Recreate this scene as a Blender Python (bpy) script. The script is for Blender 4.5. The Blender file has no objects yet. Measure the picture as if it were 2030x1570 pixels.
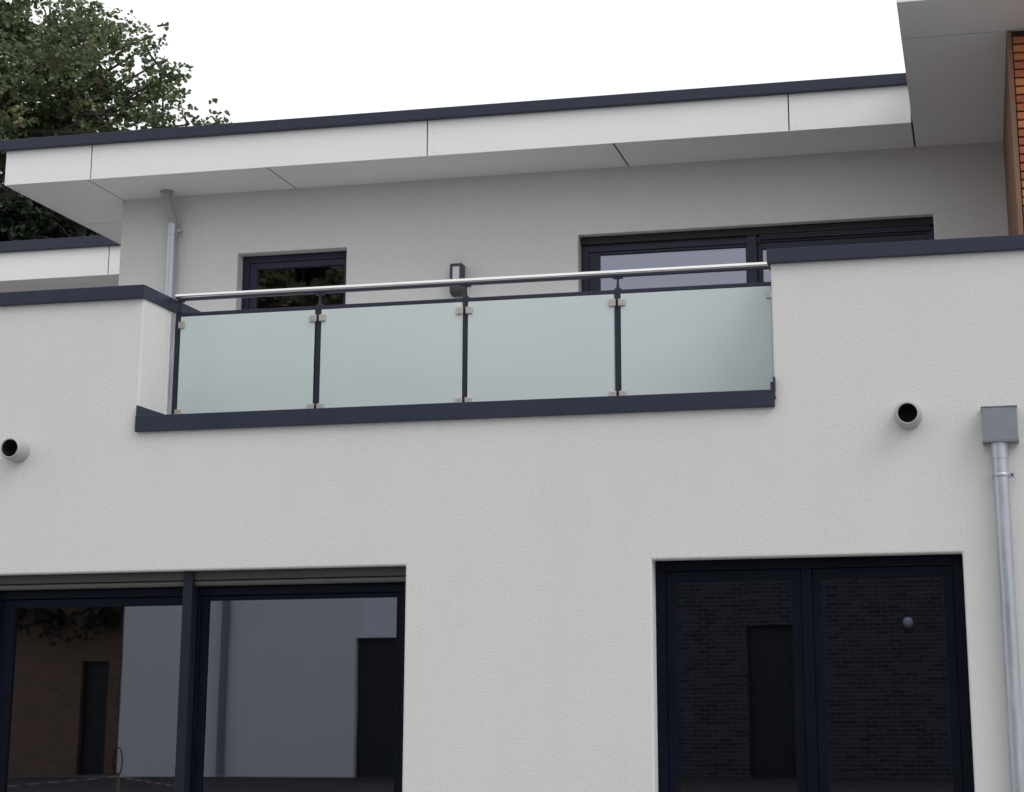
import bpy, bmesh, math, random
from mathutils import Vector, Matrix, noise as mnoise

scene = bpy.context.scene
COL = scene.collection
R = math.radians

# ------------------------------------------------------------------ camera
cam_d = bpy.data.cameras.new('camera')
cam_d.sensor_fit = 'HORIZONTAL'
cam_d.sensor_width = 36.0
cam_d.lens = 3539.26 / 2030.0 * 36.0
cam_d.shift_x = -204.18 / 2030.0
cam_d.shift_y = -219.06 / 2030.0
cam_d.clip_start = 0.1
cam_d.clip_end = 3000.0
cam = bpy.data.objects.new('camera', cam_d)
COL.objects.link(cam)
yaw, pit, rol = R(11.3781), R(12.7877), R(-0.5175)
fw = Vector((-math.sin(yaw) * math.cos(pit), math.cos(yaw) * math.cos(pit), math.sin(pit)))
rt = Vector((math.cos(yaw), math.sin(yaw), 0.0))
up = rt.cross(fw)
rt2 = rt * math.cos(rol) + up * math.sin(rol)
up2 = -rt * math.sin(rol) + up * math.cos(rol)
m = Matrix((rt2, up2, -fw)).transposed().to_4x4()
m.translation = Vector((1.1937, -10.887, 1.6))
cam.matrix_world = m
scene.camera = cam

# ------------------------------------------------------------------ sky, sun, exposure (rainy overcast day)
SUN_EL, SUN_AZ = 48.0, 118.0          # azimuth clockwise from +y
world = bpy.data.worlds.new('World')
scene.world = world
world.use_nodes = True
wn, wl = world.node_tree.nodes, world.node_tree.links
wn.clear()
sky = wn.new('ShaderNodeTexSky')
sky.sky_type = 'NISHITA'
sky.sun_disc = False
sky.sun_elevation = R(SUN_EL)
sky.sun_rotation = R(SUN_AZ)
sky.dust_density = 5.0
hs = wn.new('ShaderNodeHueSaturation')
hs.inputs['Saturation'].default_value = 0.15
mx = wn.new('ShaderNodeMix')
mx.data_type = 'RGBA'
mx.inputs[0].default_value = 0.88      # closed cloud cover over the clear sky
mx.inputs[7].default_value = (11.2, 11.3, 11.5, 1)
bg = wn.new('ShaderNodeBackground')
bg.inputs[1].default_value = 0.1
wo = wn.new('ShaderNodeOutputWorld')
wl.new(sky.outputs[0], hs.inputs['Color'])
wl.new(hs.outputs[0], mx.inputs[6])
wl.new(mx.outputs[2], bg.inputs[0])
wl.new(bg.outputs[0], wo.inputs[0])

sun_d = bpy.data.lights.new('sun', 'SUN')
sun_d.energy = 1.0
sun_d.angle = R(36)
sun_d.color = (1.0, 0.97, 0.93)
sun = bpy.data.objects.new('sun', sun_d)
COL.objects.link(sun)
sd = Vector((math.sin(R(SUN_AZ)) * math.cos(R(SUN_EL)), math.cos(R(SUN_AZ)) * math.cos(R(SUN_EL)), math.sin(R(SUN_EL))))
sun.rotation_euler = (-sd).to_track_quat('-Z', 'Y').to_euler()

scene.view_settings.view_transform = 'Standard'
scene.view_settings.look = 'None'
scene.view_settings.exposure = 0.08
scene.view_settings.gamma = 1.0
scene.view_settings.use_curve_mapping = False
scene.render.engine = 'CYCLES'
scene.cycles.max_bounces = 10
scene.cycles.transparent_max_bounces = 16
scene.cycles.use_denoising = True

# ------------------------------------------------------------------ materials
MATS = {}


def new_mat(name):
    mt = bpy.data.materials.new(name)
    mt.use_nodes = True
    n = mt.node_tree.nodes
    MATS[name] = mt
    return mt, n, mt.node_tree.links, n['Principled BSDF']


def paint(name, col, rough=0.5, metal=0.0, var=0.06, vscale=3.0, bump=0.0, bscale=150.0, spec=0.5, rvar=0.0, stretch=(1, 1, 1)):
    """plain surface with slow colour drift, uneven gloss and optional fine relief"""
    mt, n, l, b = new_mat(name)
    tc = n.new('ShaderNodeTexCoord')
    mp = n.new('ShaderNodeMapping')
    mp.inputs['Scale'].default_value = stretch
    l.new(tc.outputs['Object'], mp.inputs[0])
    no = n.new('ShaderNodeTexNoise')
    no.inputs['Scale'].default_value = vscale
    no.inputs['Detail'].default_value = 5
    l.new(mp.outputs[0], no.inputs['Vector'])
    cr = n.new('ShaderNodeMapRange')
    cr.inputs[1].default_value, cr.inputs[2].default_value = 0.25, 0.75
    cr.inputs[3].default_value, cr.inputs[4].default_value = 1 - var, 1 + var
    l.new(no.outputs[0], cr.inputs[0])
    mu = n.new('ShaderNodeVectorMath')
    mu.operation = 'SCALE'
    mu.inputs[0].default_value = col
    l.new(cr.outputs[0], mu.inputs['Scale'])
    l.new(mu.outputs[0], b.inputs['Base Color'])
    b.inputs['Metallic'].default_value = metal
    b.inputs['Specular IOR Level'].default_value = spec
    if rvar:
        rr = n.new('ShaderNodeMapRange')
        rr.inputs[1].default_value, rr.inputs[2].default_value = 0.3, 0.7
        rr.inputs[3].default_value, rr.inputs[4].default_value = rough - rvar, rough + rvar
        l.new(no.outputs[0], rr.inputs[0])
        l.new(rr.outputs[0], b.inputs['Roughness'])
    else:
        b.inputs['Roughness'].default_value = rough
    if bump:
        nb = n.new('ShaderNodeTexNoise')
        nb.inputs['Scale'].default_value = bscale
        nb.inputs['Detail'].default_value = 3
        l.new(tc.outputs['Object'], nb.inputs['Vector'])
        bp = n.new('ShaderNodeBump')
        bp.inputs['Strength'].default_value = 1.0
        bp.inputs['Distance'].default_value = bump
        l.new(nb.outputs[0], bp.inputs['Height'])
        l.new(bp.outputs[0], b.inputs['Normal'])
    return mt


def stucco(name, col):
    """scraped mineral render: grains of a few millimetres, faint blotches and rain runs"""
    mt, n, l, b = new_mat(name)
    tc = n.new('ShaderNodeTexCoord')
    o = tc.outputs['Object']

    def nz(scale, det, vec=o, rough=0.5):
        t = n.new('ShaderNodeTexNoise')
        t.inputs['Scale'].default_value = scale
        t.inputs['Detail'].default_value = det
        t.inputs['Roughness'].default_value = rough
        l.new(vec, t.inputs['Vector'])
        return t.outputs[0]
    mp = n.new('ShaderNodeMapping')
    mp.inputs['Scale'].default_value = (3.0, 3.0, 0.25)
    l.new(o, mp.inputs[0])
    blot, runs, grain, grit = nz(0.9, 4), nz(1.6, 4, mp.outputs[0]), nz(75, 3, rough=0.6), nz(170, 2)

    def rng(src, lo, hi, a=0.3, c=0.7):
        r_ = n.new('ShaderNodeMapRange')
        r_.inputs[1].default_value, r_.inputs[2].default_value = a, c
        r_.inputs[3].default_value, r_.inputs[4].default_value = lo, hi
        l.new(src, r_.inputs[0])
        return r_.outputs[0]

    def mul(a, c):
        t = n.new('ShaderNodeMath')
        t.operation = 'MULTIPLY'
        l.new(a, t.inputs[0])
        l.new(c, t.inputs[1])
        return t.outputs[0]
    f = mul(mul(rng(blot, 0.98, 1.02), rng(runs, 0.99, 1.008)), mul(rng(grain, 0.95, 1.04), rng(grit, 0.90, 1.07)))
    mu = n.new('ShaderNodeVectorMath')
    mu.operation = 'SCALE'
    mu.inputs[0].default_value = col
    l.new(f, mu.inputs['Scale'])
    l.new(mu.outputs[0], b.inputs['Base Color'])
    b.inputs['Roughness'].default_value = 0.95
    b.inputs['Specular IOR Level'].default_value = 0.15
    ad = n.new('ShaderNodeMath')
    ad.operation = 'MULTIPLY_ADD'
    ad.inputs[1].default_value = 1.0
    l.new(grain, ad.inputs[0])
    l.new(grit, ad.inputs[2])
    bp = n.new('ShaderNodeBump')
    bp.inputs['Strength'].default_value = 0.65
    bp.inputs['Distance'].default_value = 0.003
    l.new(ad.outputs[0], bp.inputs['Height'])
    l.new(bp.outputs[0], b.inputs['Normal'])
    return mt


def glazing(name, ior, tint):
    mt, n, l, b = new_mat(name)
    n.remove(b)
    tr = n.new('ShaderNodeBsdfTransparent')
    tr.inputs[0].default_value = tint
    gl = n.new('ShaderNodeBsdfGlossy')
    gl.inputs['Roughness'].default_value = 0.013
    gl.inputs[0].default_value = (0.78, 0.82, 1.0, 1)
    fr = n.new('ShaderNodeFresnel')
    fr.inputs[0].default_value = ior
    tc = n.new('ShaderNodeTexCoord')
    no = n.new('ShaderNodeTexNoise')
    no.inputs['Scale'].default_value = 1.3
    l.new(tc.outputs['Object'], no.inputs['Vector'])
    bp = n.new('ShaderNodeBump')
    bp.inputs['Strength'].default_value = 0.1
    bp.inputs['Distance'].default_value = 0.002
    l.new(no.outputs[0], bp.inputs['Height'])
    l.new(bp.outputs[0], gl.inputs['Normal'])
    ms = n.new('ShaderNodeMixShader')
    l.new(fr.outputs[0], ms.inputs[0])
    l.new(tr.outputs[0], ms.inputs[1])
    l.new(gl.outputs[0], ms.inputs[2])
    l.new(ms.outputs[0], n['Material Output'].inputs[0])
    return mt


def frosted(name):
    mt, n, l, b = new_mat(name)
    n.remove(b)
    df = n.new('ShaderNodeBsdfDiffuse')
    tc = n.new('ShaderNodeTexCoord')
    no = n.new('ShaderNodeTexNoise')
    no.inputs['Scale'].default_value = 1.6
    no.inputs['Detail'].default_value = 6
    no.inputs['Roughness'].default_value = 0.6
    l.new(tc.outputs['Object'], no.inputs['Vector'])
    cr = n.new('ShaderNodeValToRGB')
    cr.color_ramp.elements[0].position, cr.color_ramp.elements[0].color = 0.3, (0.680, 0.765, 0.768, 1)
    cr.color_ramp.elements[1].position, cr.color_ramp.elements[1].color = 0.7, (0.715, 0.805, 0.805, 1)
    l.new(no.outputs[0], cr.inputs[0])
    l.new(cr.outputs[0], df.inputs[0])
    tl = n.new('ShaderNodeBsdfTranslucent')
    tl.inputs[0].default_value = (0.80, 0.92, 0.91, 1)
    m1 = n.new('ShaderNodeMixShader')
    m1.inputs[0].default_value = 0.20
    l.new(df.outputs[0], m1.inputs[1])
    l.new(tl.outputs[0], m1.inputs[2])
    gl = n.new('ShaderNodeBsdfGlossy')
    gl.inputs['Roughness'].default_value = 0.18
    fr = n.new('ShaderNodeFresnel')
    fr.inputs[0].default_value = 1.45
    m2 = n.new('ShaderNodeMixShader')
    l.new(fr.outputs[0], m2.inputs[0])
    l.new(m1.outputs[0], m2.inputs[1])
    l.new(gl.outputs[0], m2.inputs[2])
    l.new(m2.outputs[0], n['Material Output'].inputs[0])
    return mt


def leaf_mat(name, dark, mid, warm):
    mt, n, l, b = new_mat(name)
    tc = n.new('ShaderNodeTexCoord')
    n1 = n.new('ShaderNodeTexNoise')
    n1.inputs['Scale'].default_value = 1.1
    n1.inputs['Detail'].default_value = 6
    n1.inputs['Roughness'].default_value = 0.7
    l.new(tc.outputs['Object'], n1.inputs['Vector'])
    cr = n.new('ShaderNodeValToRGB')
    e = cr.color_ramp.elements
    e[0].position, e[0].color = 0.36, (*dark, 1)
    e[1].position, e[1].color = 0.72, (*warm, 1)
    k = e.new(0.55)
    k.color = (*mid, 1)
    l.new(n1.outputs[0], cr.inputs[0])
    l.new(cr.outputs[0], b.inputs['Base Color'])
    b.inputs['Roughness'].default_value = 0.45
    tl = n.new('ShaderNodeBsdfTranslucent')
    l.new(cr.outputs[0], tl.inputs[0])
    ms = n.new('ShaderNodeMixShader')
    ms.inputs[0].default_value = 0.3
    l.new(b.outputs[0], ms.inputs[1])
    l.new(tl.outputs[0], ms.inputs[2])
    l.new(ms.outputs[0], n['Material Output'].inputs[0])
    return mt


def brick_tex(name, c1, c2, mortar, scale=1.0):
    """far brickwork, only ever seen mirrored in the window panes"""
    mt, n, l, b = new_mat(name)
    tc = n.new('ShaderNodeTexCoord')
    mp = n.new('ShaderNodeMapping')
    mp.inputs['Rotation'].default_value = (R(90), 0, 0)
    l.new(tc.outputs['Object'], mp.inputs[0])
    br = n.new('ShaderNodeTexBrick')
    br.inputs['Color1'].default_value = (*c1, 1)
    br.inputs['Color2'].default_value = (*c2, 1)
    br.inputs['Mortar'].default_value = (*mortar, 1)
    br.inputs['Scale'].default_value = scale
    br.inputs['Brick Width'].default_value = 0.25
    br.inputs['Row Height'].default_value = 0.075
    br.inputs['Mortar Size'].default_value = 0.008
    l.new(mp.outputs[0], br.inputs['Vector'])
    l.new(br.outputs[0], b.inputs['Base Color'])
    b.inputs['Roughness'].default_value = 0.9
    return mt


stucco('stucco', (0.692, 0.687, 0.681))
stucco('far_render', (0.80, 0.80, 0.80))
paint('panel_white', (0.84, 0.845, 0.85), rough=0.42, var=0.015, vscale=1.2, rvar=0.05)
paint('anthracite', (0.019, 0.026, 0.050), rough=0.40, var=0.10, vscale=5, rvar=0.08, spec=0.36)
paint('frame_dark', (0.0045, 0.006, 0.014), spec=0.09, rough=0.45, var=0.08, vscale=4, rvar=0.08)
paint('frame_skylit', (0.016, 0.018, 0.040), rough=0.42, var=0.08, vscale=4, spec=0.3)  # frame colour lightened to stand in for skylight on the upper storey
paint('guide_paint', (0.012, 0.015, 0.028), rough=0.4, var=0.08, vscale=4, spec=0.25)
paint('rivet', (0.62, 0.62, 0.62), rough=0.4, metal=0.5)
paint('bounce_paving', (0.28, 0.28, 0.277), rough=0.85, var=0.12, vscale=1.5, bump=0.002, bscale=80)  # pale tone of the added slabs that throw light upward
paint('blind_grey', (0.045, 0.045, 0.040), rough=0.5, var=0.05)
paint('blind_light', (0.095, 0.095, 0.092), rough=0.45, var=0.05)
paint('post_paint', (0.022, 0.026, 0.048), spec=0.3, rough=0.36, var=0.08, vscale=9, rvar=0.08)
paint('steel', (0.80, 0.79, 0.77), rough=0.16, metal=1.0, var=0.05, vscale=30, rvar=0.06, stretch=(0.2, 4, 4))
paint('clamp_steel', (0.46, 0.435, 0.40), rough=0.42, metal=0.85, var=0.08, vscale=25)
paint('zinc', (0.44, 0.47, 0.52), rough=0.36, metal=0.55, var=0.14, vscale=6, rvar=0.10, stretch=(3, 3, 0.7))
paint('zinc_dull', (0.245, 0.265, 0.30), rough=0.6, metal=0.5, var=0.12, vscale=9, rvar=0.08)
paint('zinc_elbow', (0.40, 0.41, 0.43), rough=0.5, metal=0.25, var=0.12, vscale=9, rvar=0.08)
paint('vent_plastic', (0.40, 0.40, 0.41), rough=0.45, var=0.06, vscale=12)
paint('vent_dark', (0.012, 0.011, 0.013), rough=0.8, var=0.1)
paint('joint_black', (0.02, 0.02, 0.022), rough=0.8, var=0.1)
paint('lamp_body', (0.035, 0.036, 0.045), rough=0.45, var=0.06)
paint('lamp_diffuser', (0.62, 0.62, 0.68), rough=0.3, var=0.02)
paint('terrace_floor', (0.47, 0.47, 0.475), rough=0.8, var=0.1, vscale=4)
paint('interior', (0.30, 0.29, 0.28), rough=0.9, var=0.08)
paint('mortar', (0.060, 0.030, 0.022), rough=0.95, var=0.2, vscale=20, bump=0.003, bscale=90)
paint('brown_side', (0.17, 0.085, 0.05), rough=0.85, var=0.2, vscale=14, bump=0.002, bscale=60)
paint('corner_wood', (0.25, 0.14, 0.088), rough=0.6, var=0.16, vscale=6, stretch=(6, 6, 0.8))
for i, c in enumerate([(0.52, 0.185, 0.070), (0.45, 0.145, 0.058), (0.56, 0.22, 0.09), (0.40, 0.13, 0.06)]):
    paint('brick_%d' % i, c, rough=0.85, var=0.18, vscale=22, bump=0.002, bscale=120)
glazing('window_glass', 3.0, (0.30, 0.32, 0.36, 1))
frosted('frosted_glass')
paint('bark', (0.075, 0.060, 0.046), rough=0.9, var=0.3, vscale=8, bump=0.02, bscale=14)
leaf_mat('oak_leaf', (0.066, 0.102, 0.054), (0.128, 0.175, 0.080), (0.25, 0.21, 0.10))
leaf_mat('dark_leaf', (0.020, 0.034, 0.022), (0.030, 0.046, 0.028), (0.050, 0.055, 0.030))  # crown shade put into the gap tree's leaf colour; also the dark ivy
leaf_mat('yard_leaf', (0.16, 0.15, 0.07), (0.24, 0.23, 0.11), (0.33, 0.30, 0.16))
paint('earth', (0.145, 0.136, 0.125), rough=0.95, var=0.35, vscale=0.6, bump=0.02, bscale=6)
brick_tex('far_brick', (0.055, 0.056, 0.064), (0.018, 0.019, 0.024), (0.10, 0.104, 0.116))
brick_tex('far_brown', (0.24, 0.14, 0.085), (0.17, 0.11, 0.07), (0.19, 0.16, 0.12))
paint('roof_tile', (0.10, 0.055, 0.045), rough=0.8, var=0.2)
paint('tape_red', (0.30, 0.08, 0.09), rough=0.4, var=0.05)
paint('tape_white', (0.42, 0.38, 0.40), rough=0.4, var=0.05)
paint('far_door', (0.013, 0.014, 0.020), rough=0.5, var=0.25, vscale=2)
paint('soil', (0.030, 0.027, 0.024), rough=0.95, var=0.4, vscale=1.5, bump=0.03, bscale=5)
paint('wood_stake', (0.30, 0.22, 0.14), rough=0.8, var=0.2)


# ------------------------------------------------------------------ mesh helpers
def link(name, me, mat, parent=None, loc=None):
    o = bpy.data.objects.new(name, me)
    COL.objects.link(o)
    if mat is not None and len(me.materials) == 0:
        me.materials.append(MATS[mat])
    if parent is not None:
        o.parent = parent
    if loc is not None:
        o.location = loc
    return o


def base_of(parent):
    """world position a child's vertices are measured from"""
    v = Vector((0, 0, 0))
    while parent is not None:
        v += parent.location
        parent = parent.parent
    return v


class MB:
    """collects shapes given in world metres and links them as one mesh object"""

    def __init__(self):
        self.bm = bmesh.new()

    def box(self, x0, x1, y0, y1, z0, z1, bevel=0.0, seg=2):
        t = bmesh.new()
        vs = [t.verts.new((x, y, z)) for x in (x0, x1) for y in (y0, y1) for z in (z0, z1)]
        for q in ((0, 1, 3, 2), (4, 6, 7, 5), (0, 4, 5, 1), (2, 3, 7, 6), (0, 2, 6, 4), (1, 5, 7, 3)):
            t.faces.new([vs[i] for i in q])
        if bevel:
            bmesh.ops.bevel(t, geom=list(t.edges), offset=bevel, segments=seg, affect='EDGES', profile=0.5)
        self.merge(t)
        return self

    def merge(self, t):
        me = bpy.data.meshes.new('tmp')
        t.to_mesh(me)
        t.free()
        self.bm.from_mesh(me)
        bpy.data.meshes.remove(me)

    def prism(self, pts, z0, z1, bevel=0.0):
        t = bmesh.new()
        a = [t.verts.new((x, y, z0)) for x, y in pts]
        b = [t.verts.new((x, y, z1)) for x, y in pts]
        t.faces.new(a[::-1])
        t.faces.new(b)
        k = len(pts)
        for i in range(k):
            j = (i + 1) % k
            t.faces.new((a[i], a[j], b[j], b[i]))
        bmesh.ops.recalc_face_normals(t, faces=list(t.faces))
        if bevel:
            bmesh.ops.bevel(t, geom=list(t.edges), offset=bevel, segments=2, affect='EDGES', profile=0.5)
        self.merge(t)
        return self

    def tube(self, pts, rad, seg=20, caps=True):
        """round bar through points; rad is one radius or one per point"""
        pts = [Vector(p) for p in pts]
        rs = rad if isinstance(rad, (list, tuple)) else [rad] * len(pts)
        t = bmesh.new()
        rings = []
        prev = None
        for i, p in enumerate(pts):
            d = (pts[min(i + 1, len(pts) - 1)] - pts[max(i - 1, 0)]).normalized()
            if prev is None:
                a = d.orthogonal().normalized()
            else:
                a = (prev - d * prev.dot(d)).normalized()
            prev = a
            b = d.cross(a)
            rings.append([t.verts.new(p + (a * math.cos(2 * math.pi * k / seg) + b * math.sin(2 * math.pi * k / seg)) * rs[i]) for k in range(seg)])
        for u, v in zip(rings, rings[1:]):
            for k in range(seg):
                f = t.faces.new((u[k], u[(k + 1) % seg], v[(k + 1) % seg], v[k]))
                f.smooth = True
        if caps:
            for rg in (rings[0], rings[-1]):
                t.faces.new([t.verts.new(v.co) for v in rg])
        bmesh.ops.recalc_face_normals(t, faces=list(t.faces))
        self.merge(t)
        return self

    def lathe(self, prof, centre, seg=40):
        """profile of (radius, distance along -y) turned about the y axis through centre"""
        cx, cy, cz = centre
        t = bmesh.new()
        rings = [[t.verts.new((cx + r_ * math.cos(2 * math.pi * k / seg), cy - d, cz + r_ * math.sin(2 * math.pi * k / seg))) for k in range(seg)] for r_, d in prof]
        for u, v in zip(rings, rings[1:]):
            for k in range(seg):
                f = t.faces.new((u[k], u[(k + 1) % seg], v[(k + 1) % seg], v[k]))
                f.smooth = True
        self.merge(t)
        return self

    def build(self, name, mat, parent=None, smooth=False):
        off = base_of(parent)
        if off.length:
            bmesh.ops.translate(self.bm, verts=list(self.bm.verts), vec=-off)
        me = bpy.data.meshes.new(name)
        self.bm.to_mesh(me)
        self.bm.free()
        if smooth:
            for p in me.polygons:
                p.use_smooth = True
        return link(name, me, mat, parent)


def wall_with_holes(x0, x1, z0, z1, y0, y1, holes):
    """wall slab facing -y with rectangular openings cut right through; reveals included"""
    xs = sorted({x0, x1, *[v for h in holes for v in h[:2] if x0 < v < x1]})
    zs = sorted({z0, z1, *[v for h in holes for v in h[2:] if z0 < v < z1]})
    solid = lambda i, k: 0 <= i < len(xs) - 1 and 0 <= k < len(zs) - 1 and not any(
        h[0] <= (xs[i] + xs[i + 1]) / 2 <= h[1] and h[2] <= (zs[k] + zs[k + 1]) / 2 <= h[3] for h in holes)
    mb = MB()
    bm = mb.bm
    cache = {}

    def v(x, y, z):
        key = (round(x, 5), round(y, 5), round(z, 5))
        if key not in cache:
            cache[key] = bm.verts.new((x, y, z))
        return cache[key]
    for i in range(len(xs) - 1):
        for k in range(len(zs) - 1):
            if not solid(i, k):
                continue
            a, b, c, d = xs[i], xs[i + 1], zs[k], zs[k + 1]
            bm.faces.new((v(a, y0, c), v(b, y0, c), v(b, y0, d), v(a, y0, d)))
            bm.faces.new((v(a, y1, c), v(a, y1, d), v(b, y1, d), v(b, y1, c)))
            if not solid(i - 1, k):
                bm.faces.new((v(a, y0, c), v(a, y0, d), v(a, y1, d), v(a, y1, c)))
            if not solid(i + 1, k):
                bm.faces.new((v(b, y0, c), v(b, y1, c), v(b, y1, d), v(b, y0, d)))
            if not solid(i, k - 1):
                bm.faces.new((v(a, y0, c), v(a, y1, c), v(b, y1, c), v(b, y0, c)))
            if not solid(i, k + 1):
                bm.faces.new((v(a, y0, d), v(b, y0, d), v(b, y1, d), v(a, y1, d)))
    bmesh.ops.recalc_face_normals(bm, faces=list(bm.faces))
    return mb


def soften(o, width, seg=3):
    b = o.modifiers.new('soft_edge', 'BEVEL')
    b.width = width
    b.segments = seg
    b.limit_method = 'ANGLE'
    b.angle_limit = R(60)
    b.use_clamp_overlap = True
    return o


def tag(o, label=None, cat=None, group=None, kind=None):
    if label:
        o['label'] = label
    if cat:
        o['category'] = cat
    if group:
        o['group'] = group
    if kind:
        o['kind'] = kind
    return o


def empty(name, loc, label, cat, group=None):
    o = bpy.data.objects.new(name, None)
    o.empty_display_size = 0.2
    COL.objects.link(o)
    o.location = loc
    return tag(o, label, cat, group)


def bx(name, mat, parent, *a, **k):
    return MB().box(*a, **k).build(name, mat, parent)


# ------------------------------------------------------------------ ground
g = MB()
g.bm.faces.new([g.bm.verts.new(p) for p in ((-600, -600, 0), (600, -600, 0), (600, 600, 0), (-600, 600, 0))])
tag(g.build('ground', 'earth'), kind='structure')

# added unseen pale slabs before the house, bouncing light up to the soffits
pav = tag(bx('bounce_patio', 'bounce_paving', None, -9.6, 5.2, -7.2, -0.02, -0.05, 0.030), kind='structure')
slab = bpy.data.meshes.new('slab')
t = MB().box(0.004, 0.796, 0.004, 0.796, 0, 0.02, 0.004, 1)
t.bm.to_mesh(slab)
t.bm.free()
slab.materials.append(MATS['bounce_paving'])
for i in range(18):
    for j in range(8):
        link('slab', slab, None, pav, (-9.5 + 0.8 * i, -7.0 + 0.8 * j, 0.028))

# ------------------------------------------------------------------ dimensions of the house, metres
UY = 2.994                     # face of the set-back upper storey
FY = 2.330                     # face of the roof edge
RY = -0.167                    # front of the projecting roof on the right
SOF = 5.811                    # underside of the roof
FT, TT = 6.122, 6.199          # top of the fascia panels, top of the edge trim
RL, RR = -4.235, 0.0           # ends of the balcony opening in the front wall
GY = 0.444                     # plane of the balcony glass
CB, CT = 4.2043, 4.2956        # parapet cap
LB, LT = 3.2975, 3.4035        # sill cap under the glass
XL, XR = -6.6, 3.3

house = empty('modern_house', (0, 0, 0), 'white rendered flat-roofed house with a balcony recess and dark metal caps', 'house')

GL = (-5.28, -2.362, 0.10, 2.3825)
GR = (-0.7827, 1.0919, 0.02, 2.3825)
fwall = wall_with_holes(XL, XR, -0.1, CB + 0.03, 0.0, 0.40, [GL, GR, (RL, RR, LT - 0.05, 9.0)]).build('front_wall', 'stucco', house)
soften(fwall, 0.014, 4)
# the parapet turns back beside the balcony opening
soften(bx('parapet_return', 'stucco', house, -4.62, RL - 0.0015, 0.402, 1.45, 3.05, CB + 0.03), 0.01, 3)
MB().prism([(XL - 0.03, -0.0354), (-4.222, -0.0354), (-4.222, 1.48), (-4.66, 1.48), (-4.66, 0.44), (XL - 0.03, 0.44)], CB, CT, 0.004).build('parapet_cap', 'anthracite', house)
MB().box(-0.020, XR + 0.03, -0.0354, 0.44, CB, CT, 0.004).build('parapet_cap', 'anthracite', house)
sill = MB().box(-4.238, 0.004, -0.0354, 0.42, LB, LT, 0.003).build('sill_cap', 'anthracite', house)
# turned-up stop ends of the sill cap
MB().box(-4.2335, -4.2285, -0.034, 0.41, LT - 0.004, 3.474).build('stop_end', 'anthracite', sill)
MB().box(-0.018, -0.004, -0.034, 0.05, LT - 0.004, 3.452).box(-0.002, 0.010, -0.030, -0.004, 3.39, 3.482).box(0.0045, 0.012, -0.026, -0.006, 3.345, 3.362).build('stop_end', 'anthracite', sill)

# upper storey
UL = (-4.883, -3.907, 3.95, 5.269)
UR = (-1.904, 0.973, 3.12, 5.255)
uw = wall_with_holes(-5.975, 1.60, 3.0, SOF + 0.02, UY, UY + 0.36, [UL, UR]).build('upper_wall', 'stucco', house)
soften(uw, 0.008, 3)
soften(bx('side_wall', 'stucco', house, -5.975, -5.62, UY + 0.362, 9.0, 3.0, SOF + 0.02), 0.008, 2)
bx('side_wall', 'stucco', house, XL, XL + 0.36, 0.402, 9.0, -0.1, 3.0)
bx('side_wall', 'stucco', house, XR - 0.36, XR, 0.402, 9.0, -0.1, SOF + 0.02)
bx('back_wall', 'stucco', house, XL + 0.362, XR - 0.362, 8.7, 9.0, -0.1, SOF + 0.02)
bx('floor_slab', 'interior', house, XL + 0.362, XR - 0.362, 0.402, 8.698, 2.72, 2.99)
bx('floor_slab', 'interior', house, XL + 0.362, XR - 0.362, 0.402, 8.698, -0.1, 0.05)
bx('terrace_floor', 'terrace_floor', house, XL + 0.1, 1.5, 0.404, UY - 0.003, 2.995, 3.10)
bx('room_wall', 'interior', house, -1.75, -1.6, 0.404, 8.69, 0.051, 2.718)
bx('room_wall', 'interior', house, -2.6, -2.48, 3.36, 8.69, 2.992, SOF)
bx('room_wall', 'interior', house, XL + 0.365, -1.76, 4.6, 4.75, 0.051, 2.718)
bx('room_wall', 'interior', house, -1.59, XR - 0.365, 4.2, 4.35, 0.051, 2.718)
bx('room_wall', 'interior', house, -5.6, XR - 0.365, 6.8, 6.95, 2.992, SOF)


# ------------------------------------------------------------------ windows
def ring(mb, x0, x1, z0, z1, w, y0, y1, top=None, bottom=None, left=None, right=None, bevel=0.003):
    """rectangular frame of four butted bars"""
    t, b, l_, r_ = top or w, bottom or w, left or w, right or w
    mb.box(x0, x0 + l_, y0, y1, z0, z1, bevel)
    mb.box(x1 - r_, x1, y0, y1, z0, z1, bevel)
    mb.box(x0 + l_, x1 - r_, y0 + 0.0012, y1 - 0.0012, z1 - t, z1, bevel)
    mb.box(x0 + l_, x1 - r_, y0 + 0.0012, y1 - 0.0012, z0, z0 + b, bevel)
    return mb


def sash(parent, x0, x1, z0, z1, w, y, top=None, left=None, right=None, mat='frame_dark'):
    s = ring(MB(), x0, x1, z0, z1, w, y, y + 0.06, top=top, left=left, right=right).build('sash', mat, parent)
    MB().box(x0 + (left or w) - 0.008, x1 - (right or w) + 0.008, y + 0.022, y + 0.046, z0 + w - 0.008, z1 - (top or w) + 0.008).build('pane', 'window_glass', parent)
    return s


# wide ground floor window, blind box across its head
W = ring(MB(), GL[0] + 0.002, GL[1] - 0.002, GL[2], 2.283, 0.055, 0.135, 0.215).build('window', 'frame_dark', house)
W['label'] = 'wide ground floor window with a grey blind box across its head'
MB().box(-3.852, -3.797, 0.137, 0.213, GL[2] + 0.056, 2.227, 0.003).build('mullion', 'frame_dark', W)
sash(W, -5.222, -3.853, GL[2] + 0.057, 2.225, 0.055, 0.150, left=0.10)
sash(W, -3.796, -2.420, GL[2] + 0.057, 2.225, 0.045, 0.150, top=0.03)
MB().box(GL[0] + 0.004, GL[1] - 0.004, 0.070, 0.21, 2.326, 2.379).build('blind_box', 'blind_grey', W)
MB().tube([(GL[0] + 0.006, 0.105, 2.306), (GL[1] - 0.006, 0.105, 2.306)], 0.021, 16).build('blind_rail', 'blind_light', W)
MB().box(-3.882, -3.818, 0.045, 0.1345, GL[2] + 0.01, 2.38, 0.003).build('blind_guide', 'guide_paint', W)
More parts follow.
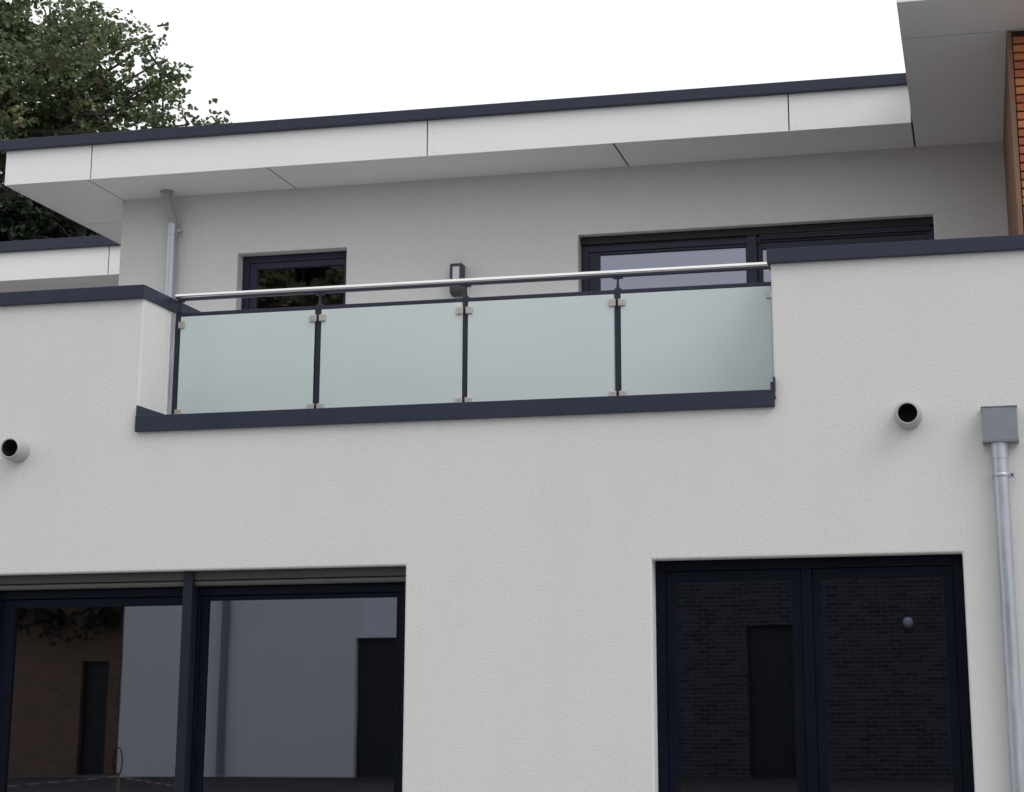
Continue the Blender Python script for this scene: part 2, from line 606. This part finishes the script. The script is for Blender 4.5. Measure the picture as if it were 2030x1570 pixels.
MB().box(GL[1] - 0.040, GL[1] - 0.003, 0.085, 0.1345, GL[2] + 0.01, 2.28, 0.003).build('blind_guide', 'frame_dark', W)
MB().box(GL[0] + 0.003, GL[0] + 0.04, 0.085, 0.1345, GL[2] + 0.01, 2.28, 0.003).build('blind_guide', 'frame_dark', W)
MB().box(GL[0] - 0.02, GL[1] + 0.02, -0.04, 0.13, 0.06, 0.098, 0.003).build('sill', 'anthracite', W)

# two-leaf ground floor garden door
W = ring(MB(), GR[0] + 0.002, GR[1] - 0.002, GR[2], 2.378, 0.06, 0.115, 0.195).build('window', 'frame_dark', house)
W['label'] = 'dark two-leaf ground floor garden window beside the downpipe'
MB().box(0.118, 0.182, 0.117, 0.193, GR[2] + 0.061, 2.317, 0.003).build('mullion', 'frame_dark', W)
sash(W, GR[0] + 0.063, 0.117, GR[2] + 0.062, 2.316, 0.062, 0.130)
sash(W, 0.183, GR[1] - 0.063, GR[2] + 0.062, 2.316, 0.062, 0.130)

# small window on the balcony
W = ring(MB(), UL[0] + 0.002, UL[1] - 0.002, UL[2], 5.266, 0.06, UY + 0.11, UY + 0.19, right=0.03).build('window', 'frame_skylit', house)
W['label'] = 'small dark upper window partly behind the handrail'
sash(W, UL[0] + 0.063, UL[1] - 0.033, UL[2] + 0.061, 5.205, 0.055, UY + 0.12, left=0.062, right=0.03, mat='frame_skylit')
# balcony door with blind box
W = ring(MB(), UR[0] + 0.002, UR[1] - 0.002, UR[2], 5.19, 0.06, UY + 0.11, UY + 0.19).build('door', 'frame_skylit', house)
W['label'] = 'wide dark balcony door with two glass leaves'
MB().box(UR[0] + 0.004, UR[1] - 0.004, UY + 0.075, UY + 0.19, 5.192, 5.252).build('blind_box', 'joint_black', W)
for i in range(3):
    MB().box(-0.42, UR[1] - 0.03, UY + 0.085, UY + 0.108, 5.150 + 0.014 * i, 5.160 + 0.014 * i).build('blind_slat', 'frame_skylit', W)
MB().box(-0.527, -0.445, UY + 0.085, UY + 0.192, UR[2] + 0.061, 5.191, 0.003).build('mullion', 'frame_skylit', W)
sash(W, UR[0] + 0.063, -0.528, UR[2] + 0.062, 5.128, 0.09, UY + 0.12, top=0.022, right=0.012, mat='frame_skylit')
sash(W, -0.444, UR[1] - 0.063, UR[2] + 0.062, 5.128, 0.09, UY + 0.12, top=0.05, left=0.04, mat='frame_skylit')

# ------------------------------------------------------------------ roof
roof = MB().prism([(-6.71, FY + 0.02), (0.875, FY + 0.02), (0.875, RY + 0.02), (XR + 0.6, RY + 0.02), (XR + 0.6, 9.6), (-6.71, 9.6)], SOF + 0.022, TT - 0.03).build('roof', 'joint_black', house)
GAP = 0.005


def fascia(x0, x1, y, z0=SOF, z1=FT, par=None):
    mb = MB().box(x0 + GAP, x1 - GAP, y, y + 0.012, z0, z1, 0.0015, 1)
    nf = len(mb.bm.faces)
    k = max(2, int(round((x1 - x0) / 0.6)) + 1)
    for i in range(k):
        rx_ = x0 + 0.05 + (x1 - x0 - 0.10) * i / (k - 1)
        for rz_ in (z0 + 0.035, z0 + 0.19):
            mb.tube([(rx_, y - 0.0015, rz_), (rx_, y + 0.002, rz_)], 0.005, 8)
    mb.bm.faces.ensure_lookup_table()
    for fc in mb.bm.faces[nf:]:
        fc.material_index = 1
    o = mb.build('fascia_panel', 'panel_white', par)
    o.data.materials.append(MATS['rivet'])
    return o


def soffit(x0, x1, y0, y1, z=SOF, par=None):
    return MB().box(x0 + GAP + 0.002, x1 - GAP - 0.002, y0 + GAP + 0.003, y1 - GAP - 0.003, z + 0.002, z + 0.014, 0.001, 1).build('soffit_panel', 'panel_white', par)


fj = [-6.728, -5.937, -3.001, -0.081, 0.857]
for a, b in zip(fj, fj[1:]):
    fascia(a, b, FY, par=roof)
for a, b in ((0.857, 2.2), (2.2, XR + 0.62)):
    fascia(a, b, RY, par=roof)
for a, b in ((FY + 0.014, 5.0), (5.0, 7.4), (7.4, 9.6)):
    MB().box(-6.724, -6.712, a, b - GAP, SOF, FT, 0.001, 1).build('fascia_panel', 'panel_white', roof)
MB().box(0.861, 0.873, RY + 0.014, FY - 0.004, SOF, FT, 0.001, 1).build('fascia_panel', 'panel_white', roof)
S0 = FY + 0.010
for x0, x1 in ((-5.97, -4.376), (-4.376, -1.473), (-1.473, 0.857)):
    soffit(x0, x1, S0, UY + 0.03, par=roof)
for y0, y1 in ((S0, 3.68), (3.68, 6.4), (6.4, 9.6)):
    soffit(-6.714, -5.97, y0, y1, par=roof)
for y0, y1 in ((RY + 0.010, 0.503), (0.503, UY + 0.03)):
    soffit(0.857, 2.2, y0, y1, par=roof)
    soffit(2.2, XR + 0.62, y0, y1, par=roof)
MB().box(-6.775, 0.86, FY - 0.047, FY + 0.10, FT - 0.012, TT, 0.004).build('roof_trim', 'anthracite', roof)
MB().box(-6.775, -6.65, FY + 0.102, 9.6, FT - 0.012, TT, 0.004).build('roof_trim', 'anthracite', roof)
MB().box(0.862, XR + 0.65, RY - 0.047, RY + 0.10, FT - 0.012, TT, 0.004).build('roof_trim', 'anthracite', roof)
MB().box(0.862, 0.95, RY + 0.102, FY - 0.050, FT - 0.012, TT, 0.004).build('roof_trim', 'anthracite', roof)

# ------------------------------------------------------------------ brick-faced wing on the right
wing = bx('brick_wing', 'brown_side', house, 1.545, XR - 0.364, 0.53, UY - 0.003, 3.0, SOF)
wing['label'] = 'orange brown brick-faced wing under the projecting roof'
bx('mortar_bed', 'mortar', wing, 1.578, XR - 0.366, 0.512, 0.5285, 3.0, SOF - 0.002)
MB().box(1.545, 1.576, 0.496, 0.5285, 3.0, SOF - 0.002, 0.002).build('corner_trim', 'corner_wood', wing)
rnd = random.Random(4)
protos = []
for i in range(4):
    t = MB().box(0, 0.236, 0, 0.020, 0, 0.047, 0.003, 1)
    me = bpy.data.meshes.new('brick')
    t.bm.to_mesh(me)
    t.bm.free()
    me.materials.append(MATS['brick_%d' % i])
    protos.append(me)
half = []
for i in range(4):
    t = MB().box(0, 0.113, 0, 0.020, 0, 0.047, 0.003, 1)
    me = bpy.data.meshes.new('brick')
    t.bm.to_mesh(me)
    t.bm.free()
    me.materials.append(MATS['brick_%d' % i])
    half.append(me)
row, z = 0, 4.10
while z + 0.047 < SOF - 0.004:
    x = 1.583
    k = 0
    while x < XR - 0.37 - 0.236:
        if k == 0 and row % 2:
            me, w_ = rnd.choice(half), 0.113
        else:
            me, w_ = rnd.choice(protos), 0.236
        link('brick', me, None, wing, (x, 0.4945 + rnd.uniform(-0.0015, 0.0015), z + rnd.uniform(-0.001, 0.001)))
        x += w_ + 0.011
        k += 1
    z += 0.0578
    row += 1

# ------------------------------------------------------------------ balcony railing
rail = empty('balcony_railing', (-2.1, GY, LT), 'stainless handrail over four frosted glass panels between slim dark posts', 'railing')
PX = [-4.184, -3.154, -2.115, -1.069, -0.026]
HZ = 4.3035
hr = MB().tube([(-4.213, GY, HZ + 0.006), (0.30, GY, HZ + 0.006)], 0.0185, 28).build('handrail', 'steel', rail)
MB().box(-4.196, 0.30, GY - 0.017, GY + 0.017, 4.2795, 4.2965, 0.003).build('support_bar', 'post_paint', hr)
MB().box(-4.16, 0.30, GY - 0.008, GY + 0.016, 4.166, 4.192, 0.002).build('top_rail', 'post_paint', rail)
for i, x in enumerate(PX):
    pw = 0.0205 if i != 2 else 0.018
    p = MB().box(x - pw, x + pw, GY - 0.006, GY + 0.034, LT + 0.002, 4.205, 0.002).build('post', 'post_paint', rail)
    MB().tube([(x, GY + 0.006, 4.20), (x + 0.001, GY + 0.004, 4.235), (x + 0.002, GY, 4.274)], [0.012, 0.008, 0.0065], 12).build('pin', 'post_paint', p)
    MB().box(x - 0.030, x + 0.034, GY - 0.014, GY + 0.014, 4.268, 4.2785, 0.002).build('saddle', 'post_paint', p)
    MB().box(x - 0.045, x + 0.045, GY + 0.01, GY + 0.09, LT - 0.0, LT + 0.010, 0.002).build('foot_plate', 'post_paint', p)
    for s in (-1, 1):
        if (i == 0 and s < 0) or (i == 4 and s > 0):
            continue
        for zc in (4.101, 3.485):
            a, b = sorted((x + s * 0.0085, x + s * 0.056))
            MB().box(a, b, GY - 0.034, GY - 0.007, zc - 0.025, zc + 0.025, 0.005, 2).build('clamp', 'clamp_steel', p)
for a, b in zip(PX, PX[1:]):
    MB().box(a + 0.024, b - 0.024, GY - 0.022, GY - 0.0135, 3.430, 4.160, 0.001, 1).build('glass_panel', 'frosted_glass', rail)
MB().box(-4.2335, -4.2065, GY - 0.012, GY + 0.03, LT + 0.004, 4.19, 0.002).build('wall_profile', 'zinc', rail)

# ------------------------------------------------------------------ outdoor lamp on the upper wall
lamp = empty('wall_lamp', (-2.916, UY, 4.80), 'small dark grey box lamp on the upper wall behind the handrail', 'lamp')
yf = UY - 0.105
lb = ring(MB(), -2.968, -2.866, 4.885, 5.050, 0.020, yf, UY - 0.002, top=0.022, bottom=0.02)
t = bmesh.new()
pr = [(yf, 4.883), (UY - 0.002, 4.883), (UY - 0.002, 4.79), (UY - 0.05, 4.79), (yf, 4.815)]
va = [t.verts.new((-2.968, y, z_)) for y, z_ in pr]
vb = [t.verts.new((-2.866, y, z_)) for y, z_ in pr]
t.faces.new(va)
t.faces.new(vb[::-1])
for i in range(5):
    j = (i + 1) % 5
    t.faces.new((va[j], va[i], vb[i], vb[j]))
bmesh.ops.recalc_face_normals(t, faces=list(t.faces))
lb.merge(t)
lb.build('housing', 'lamp_body', lamp)
MB().box(-2.9475, -2.8865, yf + 0.008, UY - 0.02, 4.9055, 5.0275, 0.002).build('diffuser', 'lamp_diffuser', lamp)

# ------------------------------------------------------------------ downpipes
dp = empty('downpipe', (-5.462, UY - 0.06, 3.1), 'zinc downpipe with an elbow under the roof left of the small window', 'downpipe', 'zinc downpipes')
yc = UY - 0.066
MB().tube([(-5.462, yc, 3.10), (-5.462, yc, 5.50)], 0.043, 28).build('pipe', 'zinc', dp)
MB().tube([(-5.462, yc, 5.45), (-5.462, yc, 5.545)], 0.0475, 28).build('collar', 'zinc', dp)
MB().tube([(-5.462, yc, 5.52), (-5.4625, yc - 0.004, 5.565), (-5.465, yc - 0.025, 5.61), (-5.472, yc - 0.085, 5.70), (-5.476, yc - 0.108, 5.745), (-5.478, yc - 0.114, 5.812)], 0.0455, 28).build('elbow', 'zinc_elbow', dp)
MB().tube([(-5.478, yc - 0.114, 5.800), (-5.478, yc - 0.114, 5.8115)], 0.056, 28).build('rosette', 'zinc_elbow', dp)
MB().tube([(-5.405, yc + 0.01, 5.487), (-5.405, yc + 0.062, 5.487)], 0.007, 10).box(-5.419, -5.391, yc - 0.008, yc + 0.010, 5.477, 5.497).build('clip', 'zinc', dp)

dp = empty('downpipe', (1.338, -0.06, 0.0), 'zinc downpipe with a square rainwater head at the right edge of the front wall', 'downpipe', 'zinc downpipes')
px_ = 1.340
MB().tube([(px_, -0.062, 0.02), (px_, -0.062, 2.93)], 0.046, 32).build('pipe', 'zinc', dp)
MB().tube([(px_, -0.062, 2.925), (px_, -0.062, 3.03)], 0.0495, 32).build('collar', 'zinc', dp)
MB().box(px_ - 0.018, px_ - 0.0165, -0.1095, -0.1085, 0.02, 2.90).build('seam', 'zinc', dp)
hd = MB().box(1.247, 1.4535, -0.122, -0.0015, 3.028, 3.227, 0.002).build('rainwater_head', 'zinc_dull', dp)
MB().box(1.2435, 1.457, -0.1255, -0.0015, 3.2275, 3.2335).box(1.2435, 1.457, -0.1255, -0.0015, 3.0215, 3.0275).build('rim', 'zinc_dull', hd)
cl = MB()
cl.tube([(px_, -0.062, 2.815), (px_, -0.062, 2.819), (px_, -0.062, 2.835), (px_, -0.062, 2.839)], [0.047, 0.0505, 0.0505, 0.047], 32)
cl.box(px_ + 0.046, px_ + 0.083, -0.068, -0.052, 2.812, 2.842, 0.002).box(px_ - 0.070, px_ - 0.046, -0.068, -0.052, 2.806, 2.842, 0.002)
cl.tube([(px_, -0.02, 2.827), (px_, 0.0, 2.827)], 0.008, 10)
cp = cl.build('clip', 'zinc', dp)
MB().tube([(px_ + 0.066, -0.078, 2.827), (px_ + 0.066, -0.045, 2.827)], 0.006, 8).build('screw', 'frame_dark', cp)

# ------------------------------------------------------------------ vent pipes
for x, zc, lab in ((-5.085, 3.208, 'grey round vent pipe sticking out of the wall at the left edge'),
                   (0.812, 3.212, 'grey round vent pipe sticking out of the wall beside the rainwater head')):
    v = empty('vent_pipe', (x, 0, zc), lab, 'vent', 'vent pipes in the front wall')
    MB().lathe([(0.084, 0.0), (0.084, 0.012), (0.080, 0.016), (0.0795, 0.085), (0.074, 0.108), (0.066, 0.122), (0.0605, 0.1245), (0.0575, 0.120), (0.0575, 0.0)], (x, 0, zc)).build('pipe', 'vent_plastic', v)
    MB().lathe([(0.0570, 0.118), (0.0570, 0.004), (0.0001, 0.004)], (x, 0, zc)).build('liner', 'vent_dark', v)

# ------------------------------------------------------------------ neighbouring house on the left, set back
nb = empty('neighbour_house', (-10.5, 6.2, 0), 'set-back white house on the left with a flat roof and dark edge trim', 'house')
NY = 5.60
soften(bx('wall', 'stucco', nb, -15.0, -7.0, NY + 0.664, 12.0, 0.0, 5.83), 0.01)
nr = bx('roof', 'joint_black', nb, -15.98, -6.80, NY + 0.02, 12.6, 5.838, 6.19)
for a, b in ((-16.0, -13.4), (-13.4, -10.45), (-10.45, -7.443), (-7.443, -6.79)):
    fascia(a, b, NY, 5.816, 6.130, nr)
for a, b in ((-16.0, -12.0), (-12.0, -9.1), (-9.1, -6.79)):
    soffit(a, b, NY + 0.012, NY + 0.69, 5.816, nr)
MB().box(-16.05, -6.78, NY - 0.047, NY + 0.10, 6.118, 6.228, 0.004).build('roof_trim', 'anthracite', nr)
MB().box(-9.6, -8.2, NY + 0.655, NY + 0.70, 3.1, 5.2).build('window', 'frame_dark', nb)


# ------------------------------------------------------------------ oaks
def leaf_cloud(centres, per, rad, size, rnd):
    vs, fs = [], []
    for c, rr in centres:
        for _ in range(max(1, int(per * rr * rr / 6))):
            d = Vector((rnd.gauss(0, 1), rnd.gauss(0, 1), rnd.gauss(0, 0.8)))
            d = d.normalized() * (rad * rr * rnd.random() ** 0.45)
            tip = Vector(c) + d
            axis = (d.normalized() + Vector((rnd.gauss(0, .4), rnd.gauss(0, .4), 0.35 + rnd.gauss(0, .4)))).normalized()
            for _k in range(6):
                s = size * rnd.uniform(0.6, 1.25)
                a = (axis * 0.5 + Vector((rnd.gauss(0, 1), rnd.gauss(0, 1), rnd.gauss(-0.1, 0.7))).normalized()).normalized()
                p = tip + a * size * rnd.uniform(0.0, 0.35)
                b = a.orthogonal().normalized()
                b = (b * math.cos(q := rnd.uniform(0, 6.283)) + a.cross(b) * math.sin(q)).normalized()
                n2 = a.cross(b)
                k = len(vs)
                w = s * 0.36
                vs += [p, p + a * s * 0.30 + b * w * 0.62 + n2 * s * 0.05, p + a * s * 0.70 + b * w + n2 * s * 0.03,
                       p + a * s, p + a * s * 0.70 - b * w + n2 * s * 0.03, p + a * s * 0.30 - b * w * 0.62 + n2 * s * 0.05]
                fs += [(k, k + 1, k + 2, k + 3), (k, k + 3, k + 4, k + 5)]
    return vs, fs


OUTLINE = [(10.5, -11.7), (11.5, -11.75), (11.9, -12.0), (12.2, -12.35), (12.9, -12.6), (13.2, -12.75), (13.7, -13.15), (14.2, -14.2), (15.5, -15.6)]


def crown_limit(p):
    """how far right the old oak's crown reaches at this height (its measured outline, brought to the trunk's distance)"""
    k = (18.0 + 10.887) / (p.y + 10.887)
    x, z = 1.19 + (p.x - 1.19) * k, 1.6 + (p.z - 1.6) * k
    for (z0, x0), (z1, x1) in zip(OUTLINE, OUTLINE[1:]):
        if z0 <= z <= z1:
            return x, z, x0 + (x1 - x0) * (z - z0) / (z1 - z0)
    return x, z, (-11.7 if z < 10.5 else -15.6)


def oak(loc, crown_c, radii, seed, n_lobes, label, cat='tree', per=120, leaf=0.100, group=None, leafmat='oak_leaf', extra=(), shaped=False):
    rnd = random.Random(seed)
    root = empty('oak_tree', loc, label, cat, group)
    cc = Vector(crown_c)
    rx, ry_, rz = radii
    # boughs end in lobes of foliage; each lobe is a cloud of small sprays
    lobes = []
    for i in range(n_lobes):
        zz = rnd.uniform(-0.75, 1.0)
        th = rnd.uniform(0, 6.283)
        h = math.sqrt(max(0.0, 1 - zz * zz))
        f = rnd.uniform(0.45, 0.86)
        p = cc + Vector((rx * h * math.cos(th), ry_ * h * math.sin(th), rz * zz)) * f
        r_ = rnd.uniform(1.0, 1.7)
        if shaped:
            x_, z_, lim = crown_limit(p)
            if x_ + r_ * 1.15 > lim or (z_ < 11.6 and x_ > -18.5):
                continue
        lobes.append((p, r_))
    lobes += [(Vector(q), rq) for q, rq in extra]
    centres = []
    tr = MB()
    base = Vector(loc)
    fork = Vector((base.x, base.y, cc.z - rz * 0.75))
    tr.tube([base, base.lerp(fork, 0.5) + Vector((0.1, 0.05, 0)), fork], [0.48, 0.40, 0.34], 14)
    tr.tube([fork, fork.lerp(cc, 0.6) + Vector((0.2, 0, 0)), cc + Vector((0, 0, rz * 0.5))], [0.30, 0.16, 0.04], 10)
    for p, r_ in lobes:
        st = fork.lerp(cc, rnd.uniform(0.75, 1.25) if shaped else rnd.uniform(0.0, 0.9))
        mid = st.lerp(p, 0.5) + Vector((rnd.uniform(-.4, .4), rnd.uniform(-.4, .4), rnd.uniform(0, .5)))
        tr.tube([st, mid, p], [0.075, 0.045, 0.016], 6)
        for _ in range(int((11.5 if shaped else 15) * r_ * r_)):
            d = Vector((rnd.gauss(0, 1), rnd.gauss(0, 1), rnd.gauss(0, 1))).normalized() * (r_ * rnd.random() ** 0.5)
            d.z *= 0.75
            q = p + d
            centres.append((q, rnd.uniform(0.55, 1.15)))
            if rnd.random() < 0.9:
                tr.tube([p, p.lerp(q, 0.6) + Vector((0, 0, 0.08)), q], [0.028, 0.016, 0.007], 4, caps=False)
    tr.build('trunk', 'bark', root)
    vs, fs = leaf_cloud(centres, per, 0.40, leaf, rnd)
    me = bpy.data.meshes.new('crown')
    off = Vector(loc)
    me.from_pydata([v - off for v in vs], [], fs)
    link('crown', me, leafmat, root)
    return root


oak((-18.6, 18.0, 0.0), (-18.6, 18.0, 10.6), (6.6, 3.6, 5.8), 11, 125, 'large oak rising behind the flat roofs at upper left', shaped=True, extra=[
    ((-14.75, 18.3, 13.95), 0.75), ((-14.1, 17.7, 13.55), 0.62), ((-13.55, 18.2, 13.35), 0.50), ((-13.2, 18.0, 12.95), 0.48), ((-13.05, 17.6, 13.35), 0.34),
    ((-14.2, 18.6, 12.6), 0.85), ((-13.4, 18.2, 12.3), 0.62), ((-12.98, 17.9, 11.9), 0.55), ((-12.55, 18.1, 11.75), 0.40), ((-14.0, 17.8, 11.75), 0.75),
    ((-13.1, 18.3, 11.3), 0.75), ((-15.2, 18.4, 12.0), 0.95), ((-15.6, 17.8, 13.2), 0.95), ((-16.3, 18.2, 14.0), 0.95), ((-12.95, 17.7, 12.55), 0.42), ((-12.2, 18.0, 11.45), 0.42), ((-12.0, 18.1, 11.75), 0.36), ((-12.75, 18.2, 12.75), 0.36)])
oak((-20.5, 25.0, 0.0), (-20.2, 25.0, 9.8), (6.0, 2.6, 4.2), 21, 80, 'added dark tree in the roof gap standing in for the shaded lower oak crown', per=70, leaf=0.16, leafmat='dark_leaf')  # added behind the oak; dark leaf colour carries the lower crown's shade
oak((-19.5, -34.0, 0.0), (-19.5, -34.0, 11.6), (6.0, 5.0, 6.4), 6, 90, 'oak across the yard mirrored in the small upper window', per=60, leaf=0.24, leafmat='yard_leaf')

# ------------------------------------------------------------------ across the yard, behind the viewer: what the window panes mirror
tag(bx('soil_bed', 'soil', None, -26.0, 12.0, -21.95, -13.5, -0.05, 0.045), kind='structure')
h = empty('white_bungalow', (-12.2, -22.0, 0), 'white rendered house across the yard mirrored in the wide ground floor window', 'house')
wall_with_holes(-15.45, -8.6, 0.06, 6.4, -22.3, -22.0, [(-10.62, -9.3, 0.06, 2.63), (-11.9, -10.9, 4.2, 5.6)]).build('wall', 'far_render', h)
bx('wall', 'far_render', h, -15.45, -15.15, -30.0, -22.302, 0.06, 6.4)
bx('wall', 'far_render', h, -8.9, -8.6, -30.0, -22.302, 0.06, 6.4)
bx('roof', 'anthracite', h, -15.8, -8.3, -30.2, -21.7, 6.402, 6.65)
bx('door', 'far_door', h, -10.62, -9.3, -22.2, -22.14, 0.06, 2.63)
bx('window', 'far_door', h, -11.9, -10.9, -22.2, -22.14, 4.2, 5.6)
MB().tube([(-13.28, -21.93, 0.1), (-13.28, -21.93, 6.38)], 0.075, 14).build('downpipe', 'zinc_dull', h)

h = empty('brick_house', (0.0, -22.0, 0), 'dark brick house across the yard mirrored faintly in the garden window', 'house')
wall_with_holes(-6.4, 8.5, 0.0, 5.6, -22.3, -22.0, [(-3.07, -2.24, 0.0, 2.75)]).build('wall', 'far_brick', h)
MB().prism([(-6.8, -21.6), (8.9, -21.6), (8.9, -31.0), (-6.8, -31.0)], 5.6, 5.95).build('roof', 'roof_tile', h)
bx('door', 'far_door', h, -3.07, -2.24, -22.2, -22.14, 0.0, 2.75)
bx('wall', 'far_brick', h, -6.4, 8.5, -30.6, -22.302, 0.0, 5.59)
MB().tube([(-0.14, -21.96, 2.70), (-0.14, -21.90, 2.74), (-0.14, -21.86, 2.80), (-0.14, -21.86, 2.84)], [0.06, 0.09, 0.08, 0.04], 14).build('lantern', 'lamp_diffuser', h)

h = empty('brown_shed', (-19.2, -24.0, 0), 'low brown brick shed beside the white house mirrored at lower left', 'shed')
wall_with_holes(-23.0, -16.5, 0.0, 4.2, -24.3, -24.0, [(-17.35, -16.75, 0.0, 2.3)]).build('wall', 'far_brown', h)
bx('roof', 'roof_tile', h, -23.3, -16.4, -29.3, -23.8, 4.202, 4.4)
bx('door', 'far_door', h, -17.35, -16.75, -24.2, -24.14, 0.0, 2.3)
rnd = random.Random(31)
cs = [((rnd.uniform(-22.5, -15.9), -23.72 + rnd.uniform(-0.12, 0.2), rnd.uniform(2.95, 4.3)), rnd.uniform(0.6, 1.1)) for _ in range(90)]
vs, fs = leaf_cloud(cs, 60, 0.40, 0.13, rnd)
me = bpy.data.meshes.new('ivy')
me.from_pydata(vs, [], fs)
tag(link('ivy', me, 'dark_leaf'), 'dark ivy hanging over the top of the brown shed wall', 'ivy')

# barrier tape tied to a stake in the yard
st = empty('barrier_stake', (-12.42, -16.0, 0), 'thin wooden stake with a wire loop carrying the barrier tape', 'stake')
bx('stake', 'wood_stake', st, -12.44, -12.40, -16.02, -15.98, 0.0, 0.40)
MB().tube([(-12.42 + 0.10 * math.sin(a) * 0.8, -15.97, 0.56 - 0.22 * math.cos(a)) for a in [i * 2 * math.pi / 18 for i in range(19)]], 0.012, 6).build('wire_loop', 'joint_black', st)
for x1, z1, lab in ((-14.45, 0.17, 'red and white barrier tape running left from the stake'), (-11.40, 0.19, 'red and white barrier tape running right from the stake')):
    tp = empty('barrier_tape', (-12.42, -16.0, 0.34), lab, 'tape', 'barrier tapes on the stake')
    k = 12
    for i in range(k):
        a, b = i / k, (i + 0.98) / k
        xa, xb = -12.42 + (x1 + 12.42) * a, -12.42 + (x1 + 12.42) * b
        za, zb = 0.34 + (z1 - 0.34) * a, 0.34 + (z1 - 0.34) * b
        t = MB()
        t.tube([(xa, -15.965, za), (xb, -15.965, zb)], 0.013, 4)
        t.build('stripe', 'tape_red' if i % 2 else 'tape_white', tp)
